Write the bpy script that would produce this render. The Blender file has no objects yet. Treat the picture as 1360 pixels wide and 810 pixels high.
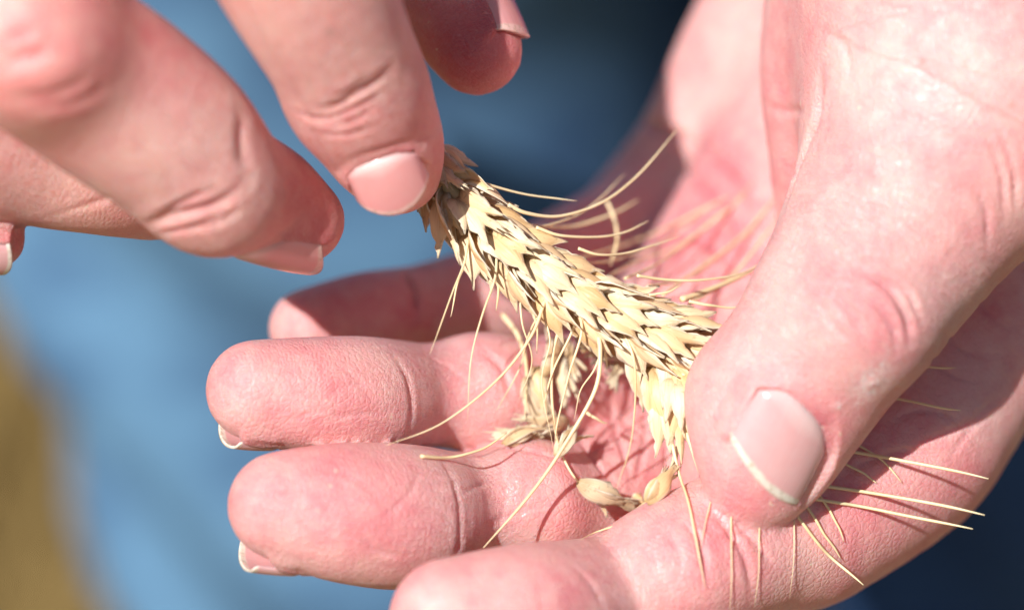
import bpy, math, random
import numpy as np
from mathutils import Matrix, Vector

# ------------------------------------------------------------------ camera, world, sun
scene = bpy.context.scene
COL = scene.collection
CAM_D = 450.0                 # mm, camera to the focus area
FPX = 4500.0                  # focal length in pixels of the 1360 wide photograph
PITCH = math.radians(35.0)
HEIGHT = 1.0                  # m, height of the hands above the ground
UP = np.array([0.0, math.sin(PITCH), math.cos(PITCH)])
TOW = np.array([0.0, -math.cos(PITCH), math.sin(PITCH)])
RGT = np.array([1.0, 0.0, 0.0])
RW = np.stack([RGT, UP, TOW], axis=1)          # local mm frame -> world axes
ORG = np.array([0.0, 0.0, HEIGHT])

cam_data = bpy.data.cameras.new("camera")
cam = bpy.data.objects.new("camera", cam_data)
COL.objects.link(cam)
cam_data.sensor_width = 36.0
cam_data.lens = FPX * 36.0 / 1360.0
cam_data.clip_start = 0.02
cam_data.clip_end = 500.0
M3 = Matrix(RW.tolist())
cam.matrix_world = Matrix.Translation(Vector(ORG + RW @ np.array([0, 0, CAM_D * 0.001]))) @ M3.to_4x4()
cam_data.dof.use_dof = True
cam_data.dof.focus_distance = (CAM_D - 6.0) * 0.001
cam_data.dof.aperture_fstop = 7.0
cam_data.dof.aperture_blades = 0
scene.camera = cam

SUN_LOCAL = np.array([-0.42, 0.28, 0.90])      # direction to the sun in the hands' frame
SUN_W = RW @ (SUN_LOCAL / np.linalg.norm(SUN_LOCAL))
sun_elev = math.asin(SUN_W[2])
sun_az = math.atan2(SUN_W[0], SUN_W[1])
world = bpy.data.worlds.new("World")
scene.world = world
world.use_nodes = True
wn = world.node_tree
wn.nodes.clear()
sky = wn.nodes.new("ShaderNodeTexSky")
sky.sky_type = 'NISHITA'
sky.sun_disc = False
sky.sun_elevation = sun_elev
sky.sun_rotation = sun_az
bg = wn.nodes.new("ShaderNodeBackground")
bg.inputs["Strength"].default_value = 0.05
wo = wn.nodes.new("ShaderNodeOutputWorld")
wn.links.new(sky.outputs[0], bg.inputs[0])
wn.links.new(bg.outputs[0], wo.inputs[0])

sun_data = bpy.data.lights.new("sun", 'SUN')
sun_data.energy = 5.0
sun_data.angle = math.radians(0.5)
sun_data.color = (1.0, 0.975, 0.94)
sun = bpy.data.objects.new("sun", sun_data)
COL.objects.link(sun)
sun.rotation_euler = Vector(SUN_W).to_track_quat('Z', 'Y').to_euler()
sun.location = (-1.0, -2.0, 3.0)

scene.view_settings.view_transform = 'Standard'
scene.view_settings.look = 'None'
scene.view_settings.exposure = 0.36
scene.view_settings.gamma = 1.0
scene.view_settings.use_curve_mapping = False

# ------------------------------------------------------------------ helpers
def P(px, py, z=0.0):
    s = (CAM_D - z) / FPX
    return np.array([(px - 680.0) * s, -(py - 405.0) * s, z])

def to_world(v):
    return ORG + (np.asarray(v) @ RW.T) * 0.001

def unit(v):
    v = np.asarray(v, float)
    return v / max(1e-9, np.linalg.norm(v))

def catmull(pts, n):
    """samples a spline through rows of pts (any number of columns)"""
    p = np.asarray(pts, float)
    if len(p) == 2:
        t = np.linspace(0, 1, n + 1)[:, None]
        return p[0] * (1 - t) + p[1] * t
    e = np.vstack([2 * p[0] - p[1], p, 2 * p[-1] - p[-2]])
    out = []
    for i in range(len(p) - 1):
        a, b, c, d = e[i:i + 4]
        t = np.linspace(0, 1, n, endpoint=False)[:, None]
        out.append(0.5 * (2 * b + (c - a) * t + (2 * a - 5 * b + 4 * c - d) * t * t + (3 * b - a - 3 * c + d) * t ** 3))
    out.append(p[-1:])
    return np.vstack(out)

def new_mesh(name, verts, faces, mat, smooth=True):
    me = bpy.data.meshes.new(name)
    me.from_pydata([tuple(v) for v in verts], [], [tuple(f) for f in faces])
    if mat:
        me.materials.append(mat)
    if smooth:
        me.polygons.foreach_set("use_smooth", np.ones(len(me.polygons), bool))
    me.update()
    return me

def fast_mesh(name, verts, quads, mat):
    me = bpy.data.meshes.new(name)
    nv, nq = len(verts), len(quads)
    me.vertices.add(nv)
    me.vertices.foreach_set("co", np.asarray(verts, np.float32).ravel())
    me.loops.add(nq * 4)
    me.loops.foreach_set("vertex_index", np.asarray(quads, np.int32).ravel())
    me.polygons.add(nq)
    me.polygons.foreach_set("loop_start", np.arange(0, nq * 4, 4, dtype=np.int32))
    me.polygons.foreach_set("use_smooth", np.ones(nq, bool))
    if mat:
        me.materials.append(mat)
    me.update(calc_edges=True)
    me.validate()
    return me

def link(name, me, parent=None, loc=None, **props):
    o = bpy.data.objects.new(name, me)
    COL.objects.link(o)
    if parent:
        o.parent = parent
    if loc is not None:
        o.location = loc
    for k, v in props.items():
        o[k] = v
    return o

def local_obj(name, verts_mm, faces, mat, base_mm, parent=None, parent_base=None, smooth=True, **props):
    """mesh given in the hands' mm frame; its origin is put at base_mm"""
    w = to_world(verts_mm)
    b = to_world(base_mm)
    me = new_mesh(name, w - b, faces, mat, smooth)
    o = link(name, me, parent, **props)
    o.location = Vector(b - (to_world(parent_base) if parent is not None and parent_base is not None else 0))
    return o

# ------------------------------------------------------------------ node helper
class NT:
    def __init__(self, name):
        self.m = bpy.data.materials.new(name)
        self.m.use_nodes = True
        self.t = self.m.node_tree
        self.t.nodes.clear()
        self.out = self.t.nodes.new("ShaderNodeOutputMaterial")
        self.b = self.t.nodes.new("ShaderNodeBsdfPrincipled")
        self.t.links.new(self.b.outputs[0], self.out.inputs[0])
    def n(self, typ, **kw):
        nd = self.t.nodes.new("ShaderNode" + typ)
        for k, v in kw.items():
            if k.startswith("i_"):
                key = k[2:].replace("_", " ")
                self.set(nd.inputs[key], v)
            elif k.startswith("n_"):
                self.set(nd.inputs[int(k[2:])], v)
            else:
                setattr(nd, k, v)
        return nd
    def set(self, sock, v):
        if isinstance(v, bpy.types.NodeSocket):
            self.t.links.new(v, sock)
        else:
            sock.default_value = v
    def math(self, op, a, b=None, c=None, clamp=False):
        nd = self.n("Math", operation=op, use_clamp=clamp)
        self.set(nd.inputs[0], a)
        if b is not None:
            self.set(nd.inputs[1], b)
        if c is not None:
            self.set(nd.inputs[2], c)
        return nd.outputs[0]
    def mix(self, f, a, b, blend='MIX'):
        nd = self.n("Mix", data_type='RGBA', blend_type=blend)
        self.set(nd.inputs[0], f)
        self.set(nd.inputs[6], a)
        self.set(nd.inputs[7], b)
        return nd.outputs[2]
    def attr(self, name, out="Fac"):
        nd = self.n("Attribute", attribute_name=name)
        return nd.outputs[out]
    def ramp(self, f, lo, hi, a=0.0, b=1.0):
        nd = self.n("MapRange")
        self.set(nd.inputs[0], f)
        nd.inputs[1].default_value = lo
        nd.inputs[2].default_value = hi
        nd.inputs[3].default_value = a
        nd.inputs[4].default_value = b
        return nd.outputs[0]
    def noise(self, vec, scale, detail=3.0, rough=0.55, dist=0.0):
        nd = self.n("TexNoise")
        self.set(nd.inputs["Vector"], vec)
        nd.inputs["Scale"].default_value = scale
        nd.inputs["Detail"].default_value = detail
        nd.inputs["Roughness"].default_value = rough
        nd.inputs["Distortion"].default_value = dist
        return nd.outputs["Fac"]
    def scaled(self, vec, s):
        nd = self.n("VectorMath", operation='MULTIPLY')
        self.set(nd.inputs[0], vec)
        nd.inputs[1].default_value = s
        return nd.outputs[0]
    def bump(self, h, dist, strength=1.0, prev=None):
        nd = self.n("Bump")
        nd.inputs["Strength"].default_value = strength
        nd.inputs["Distance"].default_value = dist
        self.set(nd.inputs["Height"], h)
        if prev is not None:
            self.set(nd.inputs["Normal"], prev)
        return nd.outputs[0]
    def p(self, **kw):
        for k, v in kw.items():
            self.set(self.b.inputs[k.replace("_", " ")], v)

def c4(r, g, b):
    return (r, g, b, 1.0)

# ------------------------------------------------------------------ materials
def skin_material(name, pale, pink, deep):
    N = NT(name)
    obj = N.n("TexCoord").outputs["Object"]
    fuv = N.attr("fuv", "Vector")
    red = N.attr("red")
    dry = N.attr("dry")
    brown = N.attr("brown")
    ridge = N.attr("ridge")
    line = N.attr("crease")
    lines = N.attr("lines")
    big = N.noise(obj, 90.0, 4.0, 0.6)
    mid = N.noise(obj, 420.0, 3.0, 0.6)
    fac = N.math('ADD', N.math('MULTIPLY', N.ramp(big, 0.32, 0.68), 0.60), N.math('MULTIPLY', red, 0.80))
    fac = N.math('ADD', fac, N.math('MULTIPLY', N.math('SUBTRACT', mid, 0.5), 0.85), clamp=True)
    col = N.mix(fac, c4(*pale), c4(*pink))
    col = N.mix(N.math('MULTIPLY', N.math('SUBTRACT', N.math('ADD', red, N.math('MULTIPLY', line, 0.3)), 0.55, clamp=True), 1.3, clamp=True), col, c4(*deep))
    speck = N.ramp(N.noise(obj, 1500.0, 2.0, 0.5), 0.58, 0.75, 0.0, 0.22)
    col = N.mix(speck, col, c4(pale[0], pale[1] * 1.1, pale[2] * 1.12))
    fleck = N.ramp(N.noise(obj, 820.0, 2.0, 0.5), 0.725, 0.76, 0.0, 0.55)
    col = N.mix(fleck, col, c4(0.80, 0.66, 0.50))
    col = N.mix(brown, col, c4(0.33, 0.13, 0.07))
    flake = N.math('MULTIPLY', dry, N.ramp(N.noise(obj, 1900.0, 4.0, 0.7), 0.48, 0.62), clamp=True)
    col = N.mix(flake, col, c4(0.88, 0.82, 0.78))
    vor = N.n("TexVoronoi", feature='DISTANCE_TO_EDGE')
    N.set(vor.inputs["Vector"], N.scaled(obj, (1.0, 1.0, 1.0)))
    vor.inputs["Scale"].default_value = 1150.0
    cells = N.ramp(vor.outputs["Distance"], 0.0, 0.22)
    fine = N.noise(obj, 2600.0, 3.0, 0.65)
    cross = N.noise(N.scaled(fuv, (1.0, 0.13, 1.0)), 2.3, 3.0, 0.6, 0.2)
    crossl = N.ramp(N.math('ABSOLUTE', N.math('SUBTRACT', cross, 0.5)), 0.0, 0.05)
    long = N.noise(N.scaled(fuv, (0.13, 1.0, 1.0)), 1.7, 3.0, 0.6, 0.25)
    longl = N.ramp(N.math('ABSOLUTE', N.math('SUBTRACT', long, 0.5)), 0.0, 0.045)
    sx = N.n("SeparateXYZ")
    N.set(sx.inputs[0], fuv)
    wob = N.noise(N.scaled(fuv, (0.2, 0.2, 0.2)), 1.0, 1.0, 0.4)
    arch = N.math('ADD', sx.outputs[0], N.math('MULTIPLY', N.math('MULTIPLY', sx.outputs[1], sx.outputs[1]), 0.07))
    rid = N.math('SINE', N.math('MULTIPLY', N.math('ADD', arch, N.math('MULTIPLY', wob, 2.2)), 2 * math.pi / 0.5))
    rid = N.math('MULTIPLY', rid, ridge)
    nb = N.bump(cells, 0.00009, 0.6)
    nb = N.bump(fine, 0.00012, 0.5, nb)
    nb = N.bump(N.math('MULTIPLY', lines, N.math('ADD', crossl, N.math('MULTIPLY', longl, 0.7))), 0.00018, 0.7, nb)
    nb = N.bump(N.math('MULTIPLY', rid, N.ramp(big, 0.35, 0.65)), 0.00003, 0.6, nb)
    thin = N.math('SUBTRACT', 1.0, N.math('MULTIPLY', crossl, longl))
    col = N.mix(N.math('MULTIPLY', N.math('MULTIPLY', thin, lines), 0.32), col, c4(0.88, 0.66, 0.62))
    N.p(Base_Color=col, Roughness=N.ramp(mid, 0.3, 0.7, 0.36, 0.50), Normal=nb)
    N.b.subsurface_method = 'RANDOM_WALK'
    N.p(Subsurface_Weight=0.65, Subsurface_Radius=(1.0, 0.30, 0.18), Subsurface_Scale=0.0026)
    N.b.inputs["Specular IOR Level"].default_value = 0.58
    return N.m

def nail_material(name, plate, edge):
    N = NT(name)
    obj = N.n("TexCoord").outputs["Object"]
    v = N.attr("nv")
    u = N.attr("nu")
    e = N.ramp(N.math('ADD', v, N.math('MULTIPLY', N.math('SUBTRACT', N.noise(obj, 420.0, 3.0, 0.6), 0.5), 0.07)), 0.885, 0.915)
    lun = N.ramp(N.math('ADD', v, N.math('MULTIPLY', N.math('MULTIPLY', u, u), 0.25)), 0.10, 0.30, 0.65, 0.0)
    col = N.mix(N.ramp(N.noise(obj, 500.0, 3.0), 0.3, 0.7, 0.0, 0.5), c4(*plate), c4(plate[0], plate[1] * 0.86, plate[2] * 0.86))
    col = N.mix(lun, col, c4(0.80, 0.60, 0.57))
    col = N.mix(e, col, c4(*edge))
    dirt = N.math('MULTIPLY', e, N.ramp(N.noise(obj, 1300.0, 3.0, 0.7), 0.48, 0.68, 0.0, 0.65))
    col = N.mix(dirt, col, c4(0.42, 0.30, 0.2))
    cu = N.n("CombineXYZ")
    N.set(cu.inputs[0], N.math('MULTIPLY', u, 22.0))
    N.set(cu.inputs[1], N.math('MULTIPLY', v, 1.5))
    str_ = N.noise(cu.outputs[0], 1.0, 2.0, 0.5)
    nb = N.bump(str_, 0.00010, 0.6)
    N.p(Base_Color=col, Roughness=0.24, Normal=nb, Subsurface_Weight=0.4, Subsurface_Radius=(1.0, 0.4, 0.3), Subsurface_Scale=0.0012)
    N.b.inputs["Specular IOR Level"].default_value = 0.5
    N.p(Coat_Weight=0.35, Coat_Roughness=0.16)
    return N.m

SKIN_PALM = skin_material("palm skin", (0.81, 0.455, 0.42), (0.67, 0.175, 0.203), (0.47, 0.055, 0.085))
SKIN_BACK = skin_material("sun browned skin", (0.79, 0.430, 0.370), (0.67, 0.190, 0.195), (0.46, 0.07, 0.085))
NAIL = nail_material("fingernail", (0.70, 0.40, 0.395), (0.76, 0.66, 0.57))
NAIL_SHORT = nail_material("short fingernail", (0.72, 0.34, 0.33), (0.76, 0.48, 0.43))

# ------------------------------------------------------------------ implicit surface of a hand
def smin(a, b, k):
    h = np.maximum(k - np.abs(a - b), 0.0) / k
    return np.minimum(a, b) - h * h * k * 0.25

class Chain:
    """tapered tube along a spline; rows: px, py, z, radius in px"""
    def __init__(self, rows, n=5, flat=None, nrm=None, k0=7.0, k1=0.6):
        pts = []
        for r in rows:
            p = P(r[0], r[1], r[2])
            pts.append([*p, r[3] * (CAM_D - r[2]) / FPX])
        s = catmull(pts, n)
        self.c = s[:, :3]
        self.r = np.maximum(s[:, 3], 0.5)
        seg = np.linalg.norm(np.diff(self.c, axis=0), axis=1)
        self.arc = np.concatenate([[0], np.cumsum(seg)])
        self.flat, self.nrm = flat, (unit(nrm) if nrm is not None else None)
        self.k0, self.k1 = k0, k1
        self.lo = (self.c - self.r[:, None]).min(0)
        self.hi = (self.c + self.r[:, None]).max(0)
        self.blobs = []
    def at(self, a):
        """axis point at arc distance a from the tip end"""
        L = self.arc[-1]
        x = L - a
        return np.array([np.interp(x, self.arc, self.c[:, i]) for i in range(3)])
    def rad(self, a):
        return np.interp(self.arc[-1] - a, self.arc, self.r)
    def tan(self, a):
        return unit(self.at(a - 1.5) - self.at(a + 1.5))
    def ev(self, X, full=False):
        M = len(X)
        best = np.full(M, 1e9, np.float32)
        bt = np.zeros(M, np.float32)
        d0 = np.maximum(np.maximum(self.lo - X, X - self.hi), 0)
        dist = np.sqrt((d0 ** 2).sum(1))
        near = dist < 12.0
        best[~near] = dist[~near] + 0.5
        Y = X[near]
        if len(Y):
            b = np.full(len(Y), 1e9)
            tt = np.zeros(len(Y))
            for i in range(len(self.c) - 1):
                A, B = self.c[i], self.c[i + 1]
                AB = B - A
                L2 = float(AB @ AB)
                ya = Y - A
                t = np.clip((ya @ AB) / L2, 0, 1)
                o = ya - t[:, None] * AB
                r = self.r[i] * (1 - t) + self.r[i + 1] * t
                if self.flat is not None:
                    al = (t + i) / (len(self.c) - 1)
                    f = np.interp(al, np.linspace(0, 1, len(self.flat)), self.flat)
                    q = o @ self.nrm
                    o = o + ((1.0 / f - 1.0) * q)[:, None] * self.nrm
                    d = (np.sqrt((o * o).sum(1)) - r) * np.minimum(1.0, f + 0.1)
                else:
                    d = np.sqrt((o * o).sum(1)) - r
                up = d < b
                b = np.where(up, d, b)
                if full:
                    tt = np.where(up, self.arc[i] + t * (self.arc[i + 1] - self.arc[i]), tt)
                else:
                    tt = np.where(up, i + t, tt)
            for (c, r, k) in self.blobs:
                e = Y - c
                b = smin(b, np.sqrt((e * e).sum(1)) - r, k)
            best[near] = b
            bt[near] = tt if full else tt / (len(self.c) - 1)
        return best, bt

class Hand:
    def __init__(self):
        self.palm, self.fingers, self.kp = [], [], 9.0
    def ev(self, X):
        pd = None
        for ch in self.palm:
            d, _ = ch.ev(X)
            pd = d if pd is None else smin(pd, d, self.kp)
        res = pd
        for ch in self.fingers:
            d, t = ch.ev(X)
            k = ch.k0 + (ch.k1 - ch.k0) * np.clip(t * 1.8, 0, 1)
            res = smin(res, smin(pd, d, k), 0.35)
        return res
    def grad(self, X, e=0.05):
        g = np.zeros_like(X)
        for i in range(3):
            d = np.zeros(3)
            d[i] = e
            g[:, i] = self.ev(X + d) - self.ev(X - d)
        return g / np.maximum(1e-9, np.linalg.norm(g, axis=1))[:, None]
    def trace(self, O, D, far=600.0, steps=48):
        O = np.atleast_2d(O).astype(float)
        D = np.atleast_2d(D).astype(float)
        t = np.zeros(len(O))
        for _ in range(steps):
            d = self.ev(O + D * t[:, None])
            t = t + np.clip(d, -2, 40) * 0.85
        X = O + D * t[:, None]
        ok = np.abs(self.ev(X)) < 0.3
        return X, ok
    def hit(self, pix):
        """points of the surface seen at pixels of the photograph"""
        pix = np.atleast_2d(np.asarray(pix, float))
        O = np.tile([0, 0, CAM_D], (len(pix), 1)).astype(float)
        T = np.array([P(a, b, 0) for a, b in pix[:, :2]])
        D = T - O
        D /= np.linalg.norm(D, axis=1)[:, None]
        start = 330.0
        X, ok = self.trace(O + D * start, D)
        return X, ok

def polygonise(h, lo, hi, vox):
    lo, hi = np.asarray(lo, float), np.asarray(hi, float)
    n = np.ceil((hi - lo) / vox / 4).astype(int) * 4
    nc = n // 4
    gc = np.stack(np.meshgrid(*[np.arange(m) for m in nc], indexing='ij'), -1).reshape(-1, 3)
    dc = h.ev(lo + (gc * 4 + 2) * vox).astype(np.float32).reshape(nc)
    G = np.repeat(np.repeat(np.repeat(dc, 4, 0), 4, 1), 4, 2)
    near = np.abs(dc) < 4.2 * vox + 1.2
    m = np.repeat(np.repeat(np.repeat(near, 4, 0), 4, 1), 4, 2)
    idx = np.argwhere(m)
    vals = np.empty(len(idx), np.float32)
    for a in range(0, len(idx), 200000):
        vals[a:a + 200000] = h.ev(lo + (idx[a:a + 200000] + 0.0) * vox)
    G[m] = vals
    S = G < 0
    cs = S[:-1, :-1, :-1].astype(np.int8)
    tot = np.zeros_like(cs)
    for dx in (0, 1):
        for dy in (0, 1):
            for dz in (0, 1):
                tot += S[dx:S.shape[0] - 1 + dx, dy:S.shape[1] - 1 + dy, dz:S.shape[2] - 1 + dz]
    act = (tot > 0) & (tot < 8)
    cells = np.argwhere(act)
    vid = np.full(act.shape, -1, np.int32)
    vid[act] = np.arange(len(cells))
    acc = np.zeros((len(cells), 3))
    cnt = np.zeros(len(cells))
    corners = [(a, b, c) for a in (0, 1) for b in (0, 1) for c in (0, 1)]
    for ca in corners:
        for ax in range(3):
            if ca[ax] == 0:
                cb = list(ca)
                cb[ax] = 1
                A = G[cells[:, 0] + ca[0], cells[:, 1] + ca[1], cells[:, 2] + ca[2]]
                B = G[cells[:, 0] + cb[0], cells[:, 1] + cb[1], cells[:, 2] + cb[2]]
                x = (A < 0) != (B < 0)
                t = np.where(x, A / np.where(x, A - B, 1), 0)
                for i in range(3):
                    acc[:, i] += np.where(x, ca[i] + (t if i == ax else 0), 0)
                cnt += x
    V = lo + (cells + acc / np.maximum(cnt, 1)[:, None]) * vox
    quads = []
    for ax in range(3):
        o1, o2 = (ax + 1) % 3, (ax + 2) % 3
        sl = [slice(None)] * 3
        sl2 = [slice(None)] * 3
        sl[ax] = slice(0, -1)
        sl2[ax] = slice(1, None)
        a, b = S[tuple(sl)], S[tuple(sl2)]
        e = np.argwhere(a != b)
        e = e[(e[:, o1] > 0) & (e[:, o2] > 0) & (e[:, o1] < act.shape[o1]) & (e[:, o2] < act.shape[o2])]
        s = a[e[:, 0], e[:, 1], e[:, 2]]
        def vv(d1, d2):
            q = e.copy()
            q[:, o1] -= d1
            q[:, o2] -= d2
            return vid[q[:, 0], q[:, 1], q[:, 2]]
        Q = np.stack([vv(1, 1), vv(0, 1), vv(0, 0), vv(1, 0)], 1)
        Q[~s] = Q[~s][:, ::-1]
        quads.append(Q[(Q >= 0).all(1)])
    return V, np.vstack(quads)

def mesh_normals(V, F):
    a = V[F[:, 2]] - V[F[:, 0]]
    b = V[F[:, 3]] - V[F[:, 1]]
    fn = np.cross(a, b)
    N = np.zeros_like(V)
    for i in range(4):
        np.add.at(N, F[:, i], fn)
    return N / np.maximum(1e-12, np.linalg.norm(N, axis=1))[:, None]

def seg_dist(X, poly):
    """distance from points to a polyline (only exact when near)"""
    best = np.full(len(X), 1e9)
    for i in range(len(poly) - 1):
        A, B = poly[i], poly[i + 1]
        AB = B - A
        t = np.clip(((X - A) @ AB) / max(1e-9, AB @ AB), 0, 1)
        o = X - A - t[:, None] * AB
        best = np.minimum(best, (o * o).sum(1))
    return np.sqrt(best)

class NailShape:
    def __init__(self, B, E, n, w, sag, bow=0.35, lift=0.0, shear=0.0, mat=None, rnd=0.14):
        self.B, self.E = np.asarray(B, float), np.asarray(E, float)
        self.s = self.E - self.B
        self.L = np.linalg.norm(self.s)
        self.s /= self.L
        n = np.asarray(n, float)
        self.n = unit(n - (n @ self.s) * self.s)
        self.l = np.cross(self.s, self.n)
        self.w, self.sag, self.bow, self.lift, self.shear, self.mat, self.rnd = w, sag, bow, lift, shear, mat or NAIL, rnd
    def height(self, u, v):
        uc = np.clip(np.abs(u), 0, 1.25)
        fold = np.maximum(np.clip((np.abs(u) - 0.80) / 0.2, 0, 1) ** 2 * np.clip((0.92 - v) / 0.12, 0, 1), np.clip((0.13 - v + 0.24 * uc ** 3) / 0.13, 0, 1) ** 2)
        return self.lift - 0.55 * fold + self.bow * 4 * v * (1 - v) - self.sag * (1 - np.sqrt(np.maximum(0.02, 1 - 0.80 * uc ** 2))) / (1 - math.sqrt(0.2))
    def pos(self, u, v):
        return (self.B + self.s * (v * self.L + self.shear * u * self.w)[..., None] + self.l * (u * self.w)[..., None]
                + self.n * self.height(u, v)[..., None])
    def coords(self, X):
        r = X - self.B
        u = (r @ self.l) / self.w
        return u, ((r @ self.s) - self.shear * u * self.w) / self.L, r @ self.n
    def mesh(self):
        nu, nv = 29, 33
        verts, nuv = [], []
        for j in range(nv):
            for i in range(nu):
                u = -1 + 2 * i / (nu - 1)
                v0 = 0.0 + 0.24 * abs(u) ** 3
                v1 = 1.0 - self.rnd * u * u
                v = v0 + (v1 - v0) * j / (nv - 1)
                uu = u * (0.90 + 0.10 * math.sin(min(1.0, v * 1.6) * math.pi / 2))
                verts.append(self.pos(np.array(uu), np.array(v)))
                nuv.append((u, 0.0 + 1.0 * j / (nv - 1)))
        top = np.array(verts)
        bot = top - self.n * 0.45
        V = np.vstack([top, bot])
        k = nu * nv
        F = []
        for j in range(nv - 1):
            for i in range(nu - 1):
                a = j * nu + i
                F.append((a, a + 1, a + nu + 1, a + nu))
                F.append((k + a, k + a + nu, k + a + nu + 1, k + a + 1))
        ring = [i for i in range(nu)] + [j * nu + nu - 1 for j in range(1, nv)] + \
               [(nv - 1) * nu + i for i in range(nu - 2, -1, -1)] + [j * nu for j in range(nv - 2, 0, -1)]
        for q in range(len(ring)):
            a, b = ring[q], ring[(q + 1) % len(ring)]
            F.append((b, a, k + a, k + b))
        return V, F, np.array(nuv + nuv)

def build_hand(h, lo, hi, vox, mat, nails, creases, spots, label, group=None, pads=(), bumps=()):
    V, F = polygonise(h, lo, hi, vox)
    for _ in range(1):
        d = h.ev(V)
        V = V - mesh_normals(V, F) * np.clip(d, -0.6, 0.6)[:, None]
    e = np.vstack([F[:, [0, 1]], F[:, [1, 2]], F[:, [2, 3]], F[:, [3, 0]]])
    deg = np.maximum(1, np.bincount(e[:, 0], minlength=len(V)) + np.bincount(e[:, 1], minlength=len(V)))[:, None]
    for lam in (0.55, -0.53) * 5:          # takes the facets of the tapered tubes away without shrinking
        acc = np.stack([np.bincount(e[:, 0], V[e[:, 1], i], len(V)) + np.bincount(e[:, 1], V[e[:, 0], i], len(V)) for i in range(3)], 1)
        V = V + lam * (acc / deg - V)
    # one smooth subdivision through Blender, read back for the fine relief
    me = fast_mesh("hand_cage", V, F, None)
    tmp = bpy.data.objects.new("hand_cage", me)
    COL.objects.link(tmp)
    md = tmp.modifiers.new("s", 'SUBSURF')
    md.levels = md.render_levels = 1
    dg = bpy.context.evaluated_depsgraph_get()
    ev = tmp.evaluated_get(dg)
    m2 = ev.to_mesh()
    V = np.empty(len(m2.vertices) * 3, np.float32)
    m2.vertices.foreach_get("co", V)
    V = V.reshape(-1, 3).astype(float)
    F = np.empty(len(m2.loops), np.int32)
    m2.loops.foreach_get("vertex_index", F)
    F = F.reshape(-1, 4)
    ev.to_mesh_clear()
    bpy.data.objects.remove(tmp)
    bpy.data.meshes.remove(me)
    Nn = mesh_normals(V, F)
    V0 = V.copy()
    # finger coordinates (mm along and around each finger)
    fuv = V.copy()
    ridge = np.zeros(len(V))
    lines = np.full(len(V), 0.25)
    bestd = np.full(len(V), 2.5)
    for ch in h.fingers:
        d, a = ch.ev(V, full=True)
        near = d < bestd
        if not near.any():
            continue
        bestd[near] = d[near]
        X = V[near]
        tg = np.linspace(0, ch.arc[-1], 70)
        cg = np.stack([np.interp(tg, ch.arc, ch.c[:, i]) for i in range(3)], 1)
        an = np.zeros(len(X))
        for q in range(0, len(X), 40000):
            D2 = ((X[q:q + 40000, None, :] - cg[None]) ** 2).sum(2)
            W = np.exp(-(D2 - D2.min(1)[:, None]) / 26.0)
            an[q:q + 40000] = (W * tg).sum(1) / W.sum(1)
        s = ch.arc[-1] - an
        C = np.stack([np.interp(an, ch.arc, ch.c[:, i]) for i in range(3)], 1)
        t = unit(ch.c[-1] - ch.c[max(0, len(ch.c) - 6)])
        ref = unit(np.cross(t, ch.pad))
        o = X - C
        o2 = o - (o @ t)[:, None] * t
        ang = np.arctan2(o2 @ ref, o2 @ ch.pad)
        R = np.linalg.norm(o, axis=1)
        over = np.maximum(0, o @ t)
        f = np.stack([s - over, ang * R, np.full(len(s), ch.seed)], 1)
        fuv[near] = f
        mask = np.clip((16 - s) / 6, 0, 1) * np.clip((1.9 - np.abs(ang)) / 0.6, 0, 1)
        ridge[near] = mask
        lines[near] = np.clip((s - 9) / 9, 0.25, 1) * np.clip((44 - s) / 14, 0.0, 1)
    red = np.zeros(len(V))
    dry = np.zeros(len(V))
    brown = np.zeros(len(V))
    cre = np.zeros(len(V))
    disp = np.zeros(len(V))
    for (c, r, amt, kind) in spots:
        e = ((V - c) ** 2).sum(1) / (r * r)
        g = amt * np.exp(-e)
        if kind == 'red':
            red += g
        elif kind == 'dry':
            dry += g
        elif kind == 'brown':
            brown += g
        else:
            disp += g
    rnd = np.random.default_rng(5)
    for (poly, w, dep) in creases:
        lo_, hi_ = poly.min(0) - 5 * w - 1, poly.max(0) + 5 * w + 1
        sel = np.where(((V0 > lo_) & (V0 < hi_)).all(1))[0]
        if len(sel) == 0:
            continue
        d = seg_dist(V0[sel], poly)
        # fade towards both ends
        ea = np.linalg.norm(V0[sel] - poly[0], axis=1)
        eb = np.linalg.norm(V0[sel] - poly[-1], axis=1)
        L = np.linalg.norm(np.diff(poly, axis=0), axis=1).sum()
        fade = np.clip(np.minimum(ea, eb) / (0.28 * L), 0.12, 1)
        disp[sel] += fade * (-dep * np.exp(-(d / w) ** 2) + 0.14 * dep * np.exp(-((d - 2.4 * w) / (1.5 * w)) ** 2))
        cre[sel] = np.maximum(cre[sel], fade * min(1.0, abs(dep) / 0.6) * np.exp(-(d / (1.1 * w + 0.15)) ** 2) * (1 if dep > 0 else 0))
    V = V0 + Nn * disp[:, None]
    # nail beds
    for ns in nails:
        u, v, hgt = ns.coords(V)
        v0 = 0.24 * np.abs(u) ** 3
        v1 = 1.0 - ns.rnd * u * u
        H = ns.height(u, np.clip(v, 0, 1))
        ok = (np.abs(u) < 1.45) & (v > -0.35) & (v < 1.15) & (hgt - H > -2.2) & (hgt - H < 3.5)
        sd = np.minimum((0.98 - np.abs(u)) * ns.w, (v - v0) * ns.L)
        f = np.interp(sd, [-2.4, -1.1, -0.5, 0.0, 0.35, 0.9], [0.15, 0.55, 0.62, 0.30, -0.12, -0.42])
        wt = np.interp(sd, [-2.4, -0.7, 0.0], [0.0, 0.75, 1.0])
        front = np.clip((0.97 - v) / 0.10, 0, 1)
        wt = np.where(sd > 0, np.where(v <= v1, 1.0, 0.0), wt * front) * np.clip((hgt - H + 2.2) / 1.2, 0, 1)
        tgt = np.where(sd > 0.35, np.minimum(hgt, H + f), H + f)
        newh = np.where(ok, hgt + (tgt - hgt) * wt, hgt)
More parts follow.
